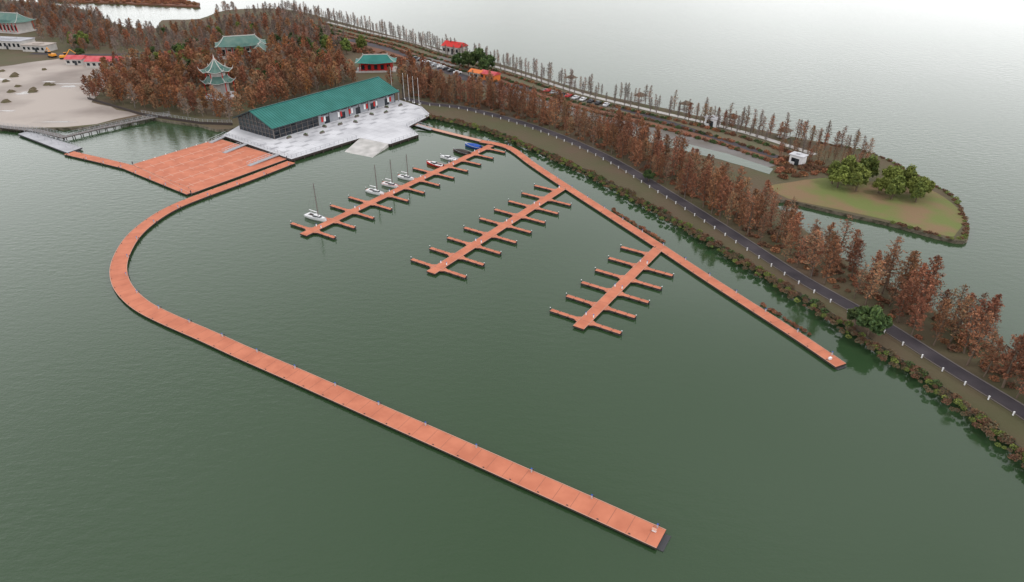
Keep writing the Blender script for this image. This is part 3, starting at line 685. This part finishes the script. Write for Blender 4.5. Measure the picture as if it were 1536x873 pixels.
# ------------------------------------------------------------------ boats
def hullmesh(L,Bm,H,mh,cover=None,cab=True,mast=0):
    mb=MB(); st=9; n=7; secs=[]
    for i in range(st):
        t=i/(st-1); x=-L/2+L*t
        w=Bm/2*(math.sin(math.pi*(.30+.70*t))**.75 if t<1 else 0.0); w=max(w,.03)
        sh=H*(.8+.35*t*t); kz=-.25*(1-t**3)
        sec=[]
        for j in range(n):
            u=-1+2*j/(n-1); yy=w*math.copysign(abs(u)**.55,u) if u else 0; z=kz+(sh-kz)*abs(u)**1.8; sec.append((x,yy,z))
        secs.append(sec)
    vs=[p for s_ in secs for p in s_]
    fs=[(n*i+j,n*i+n+j,n*i+n+j+1,n*i+j+1) for i in range(st-1) for j in range(n-1)]; fs.append(tuple(range(n)))
    mb.add(vs,fs,0)
    dv=[]
    for s_ in secs: dv+=[s_[0],s_[-1]]
    dv=[(a,b_*.97,c-.05) for a,b_,c in dv]
    mb.add(dv,[(2*i,2*i+2,2*i+3,2*i+1) for i in range(st-1)],1)
    for s_ in (0,-1):
        for i in range(st-1): mb.cyl(secs[i][s_],secs[i+1][s_],.05,.05,4,2)
    mb.box((-L*.25,0,H*.82),(L*.28,Bm*.5,.1),0,4)
    for s_ in(-1,1): mb.box((-L*.25,s_*Bm*.27,H*.92),(L*.3,.12,.22),0,1)
    if cab:
        a,b_=-L*.08,L*.24; w0,w1=Bm*.3,Bm*.17; z0,z1=H*.85,H*.85+.55
        mb.add([(a,-w0,z0),(b_,-w1,z0+.05),(b_,w1,z0+.05),(a,w0,z0),(a,-w0*.8,z1),(b_-.4,-w1*.8,z1-.12),(b_-.4,w1*.8,z1-.12),(a,w0*.8,z1)],[(4,5,6,7),(0,1,5,4),(1,2,6,5),(2,3,7,6),(3,0,4,7)],[1,5,5,5,5])
    if cover:
        cv=[]
        for i in range(7):
            t=i/6; x=-L*.45+L*.8*t; w=Bm*.5*(math.sin(math.pi*(.3+.66*t))**.8); cv+=[(x,-w,H*.95),(x,-w*.4,H*.95+.5*math.sin(math.pi*(.15+.7*t))),(x,w*.4,H*.95+.5*math.sin(math.pi*(.15+.7*t))),(x,w,H*.95)]
        mb.add(cv,[(4*i+j,4*i+4+j,4*i+5+j,4*i+j+1) for i in range(6) for j in range(3)],6)
    if mast:
        mb.cyl((L*.1,0,H*.8),(L*.1,0,mast),.15,.11,6,7)
        mb.cyl((L*.1,0,H+1.1),(-L*.36,0,H+1.15),.07,.06,6,7); mb.cyl((L*.06,0,H+1.25),(-L*.33,0,H+1.28),.15,.10,7,6 if cover else 1)
        for p in((L*.49,0,H),(-L*.48,0,H),(0,Bm*.45,H),(0,-Bm*.45,H)): mb.cyl((L*.1,0,mast*.96),p,.018,.018,3,7)
        mb.cyl((L*.1,-.5,mast*.6),(L*.1,.5,mast*.6),.03,.03,4,7)
        mb.box((-L*.47,0,-.1),(.08,.3,1.1),0,1)
    else:
        mb.box((-L*.53,0,H*.8),(.35,.35,.75),0,4); mb.add([(0,-Bm*.3,H*.9),(0,Bm*.3,H*.9),(-.25,Bm*.28,H*.9+.5),(-.25,-Bm*.28,H*.9+.5)],[(0,1,2,3)],5)
    return mb
def boat(name,x,y,L,B_,H,mats,ang,**k):
    hullmesh(L,B_,H,0,**k).obj(name,mats+['kerb'],loc=(x,y,.02),rot=ang)
pr=math.atan2(.545,-.839)
W_=['white','white','grey','galv','dark','glass','bluec']
boat('sailboat',-55.0,176.2,8.0,2.6,1.1,W_,pr+3.14,mast=11)
boat('sailboat',-41.6,195.0,6.8,2.3,1.0,W_,pr+3.14,mast=9.5)
boat('sailboat',-37.9,201.0,6.4,2.2,.95,['white','white','red','galv','dark','glass','bluec'],pr+3.14,mast=9)
boat('sailboat',-33.8,207.2,6.4,2.2,.95,W_,pr+3.14,mast=8.5)
boat('motorboat',-26.0,219.8,7,2.3,.9,['red','white','red','galv','dark','glass','dark'],pr)
boat('motorboat',-21.9,226.0,7,2.3,.9,['white','white','grey','galv','grey','glass','bluec'],pr)
boat('motorboat',-17.7,232.2,7,2.5,1.0,['dark','dark','grey','galv','dark','glass','dark'],pr,cover=True)
boat('motorboat',-14.0,238.6,7.2,2.6,1.0,['bluec','bluec','white','galv','dark','glass','bluec'],pr,cover=True)

# ------------------------------------------------------------------ cars and excavator
for i,c in enumerate([(.7,.7,.7),(.05,.05,.055),(.35,.36,.38),(.45,.03,.03),(.6,.6,.62)]): M['cp%d'%i]=mat('car_paint',c,.3,spec=.5)
def car(x,y,a,m):
    mb=MB()
    pf=[(-2.2,.35),(-2.2,.85),(-2.0,.98),(-1.5,1.02),(-1.0,1.42),(.35,1.45),(1.05,1.0),(1.9,.88),(2.2,.7),(2.2,.35)]
    nn=len(pf); vs=[(px,-.85 if pz<1.1 else -.68,pz) for px,pz in pf]+[(px,.85 if pz<1.1 else .68,pz) for px,pz in pf]
    mb.add(vs,[tuple(range(nn)),tuple(range(2*nn-1,nn-1,-1))]+[(i,nn+i,nn+(i+1)%nn,(i+1)%nn) for i in range(nn)],0)
    mb.add([(v[0]-.03,v[1],v[2]+.03) for v in[(-1.42,-.72,1.08),(-1.05,-.6,1.38),(-1.05,.6,1.38),(-1.42,.72,1.08)]],[(3,2,1,0)],1)
    mb.add([(.98+.03,-.7,1.07),(.42+.03,-.6,1.43),(.42+.03,.6,1.43),(.98+.03,.7,1.07)],[(0,1,2,3)],1)
    for s in(-1,1):
        mb.box((-.3,s*.79,1.2),(1.5,.04,.26),0,1)
        for wx in(-1.35,1.35): mb.cyl((wx,s*.9,.34),(wx,s*.66,.34),.34,.34,12,2)
    mb.obj('parked_car',['cp%d'%m,'glass','rubber'],loc=(x,y,1.09),rot=a)
for i in range(9): car(-52+i*3.1,383-i*4.2+U(-.3,.3),.2+U(-.1,.1),int(U(0,4.9)))
for i in range(9): car(16+i*3.0,313-i*2.9,1.0+U(-.1,.1),int(U(0,4.9)))
def excav(x,y,a):
    mb=MB()
    for s in(-1,1):
        mb.box((0,s*1.2,.45),(3.6,.6,.7),0,1); mb.cyl((1.8,s*1.2-.3,.45),(1.8,s*1.2+.3,.45),.35,.35,10,1); mb.cyl((-1.8,s*1.2-.3,.45),(-1.8,s*1.2+.3,.45),.35,.35,10,1)
    mb.box((-.4,0,1.45),(3.4,2.5,1.1),0,0); mb.box((.6,.7,2.4),(1.4,1.0,1.4),0,2); mb.box((.6,.7,3.15),(1.5,1.1,.12),0,0)
    mb.cyl((1,-.3,1.8),(3.6,-.3,4.8),.3,.22,6,0); mb.cyl((3.6,-.3,4.8),(6,-.3,2.6),.22,.16,6,0); mb.box((6,-.3,2.1),(.9,1.1,.9),.0,1)
    mb.obj('excavator',['yellow','rubber','glass'],loc=(x,y,1.03),rot=a)
excav(-243,384,.3); excav(-252,388,2.6)
for i in range(18):
    x,y=U(-260,-205),U(285,365)
    mb=MB(); rr=U(.8,2.4); m_=9; vs=[(rr*U(.7,1.2)*math.cos(6.28*j/m_),rr*U(.7,1.2)*math.sin(6.28*j/m_),0) for j in range(m_)]+[(rr*.5*math.cos(6.28*j/m_),rr*.5*math.sin(6.28*j/m_),rr*U(.35,.6)) for j in range(m_)]
    mb.add(vs,[(j,(j+1)%m_,m_+(j+1)%m_,m_+j) for j in range(m_)]+[tuple(range(m_,2*m_))],0); mb.obj('rubble_heap',['soil'],loc=(x,y,1.02))
print('done',len(bpy.data.objects))
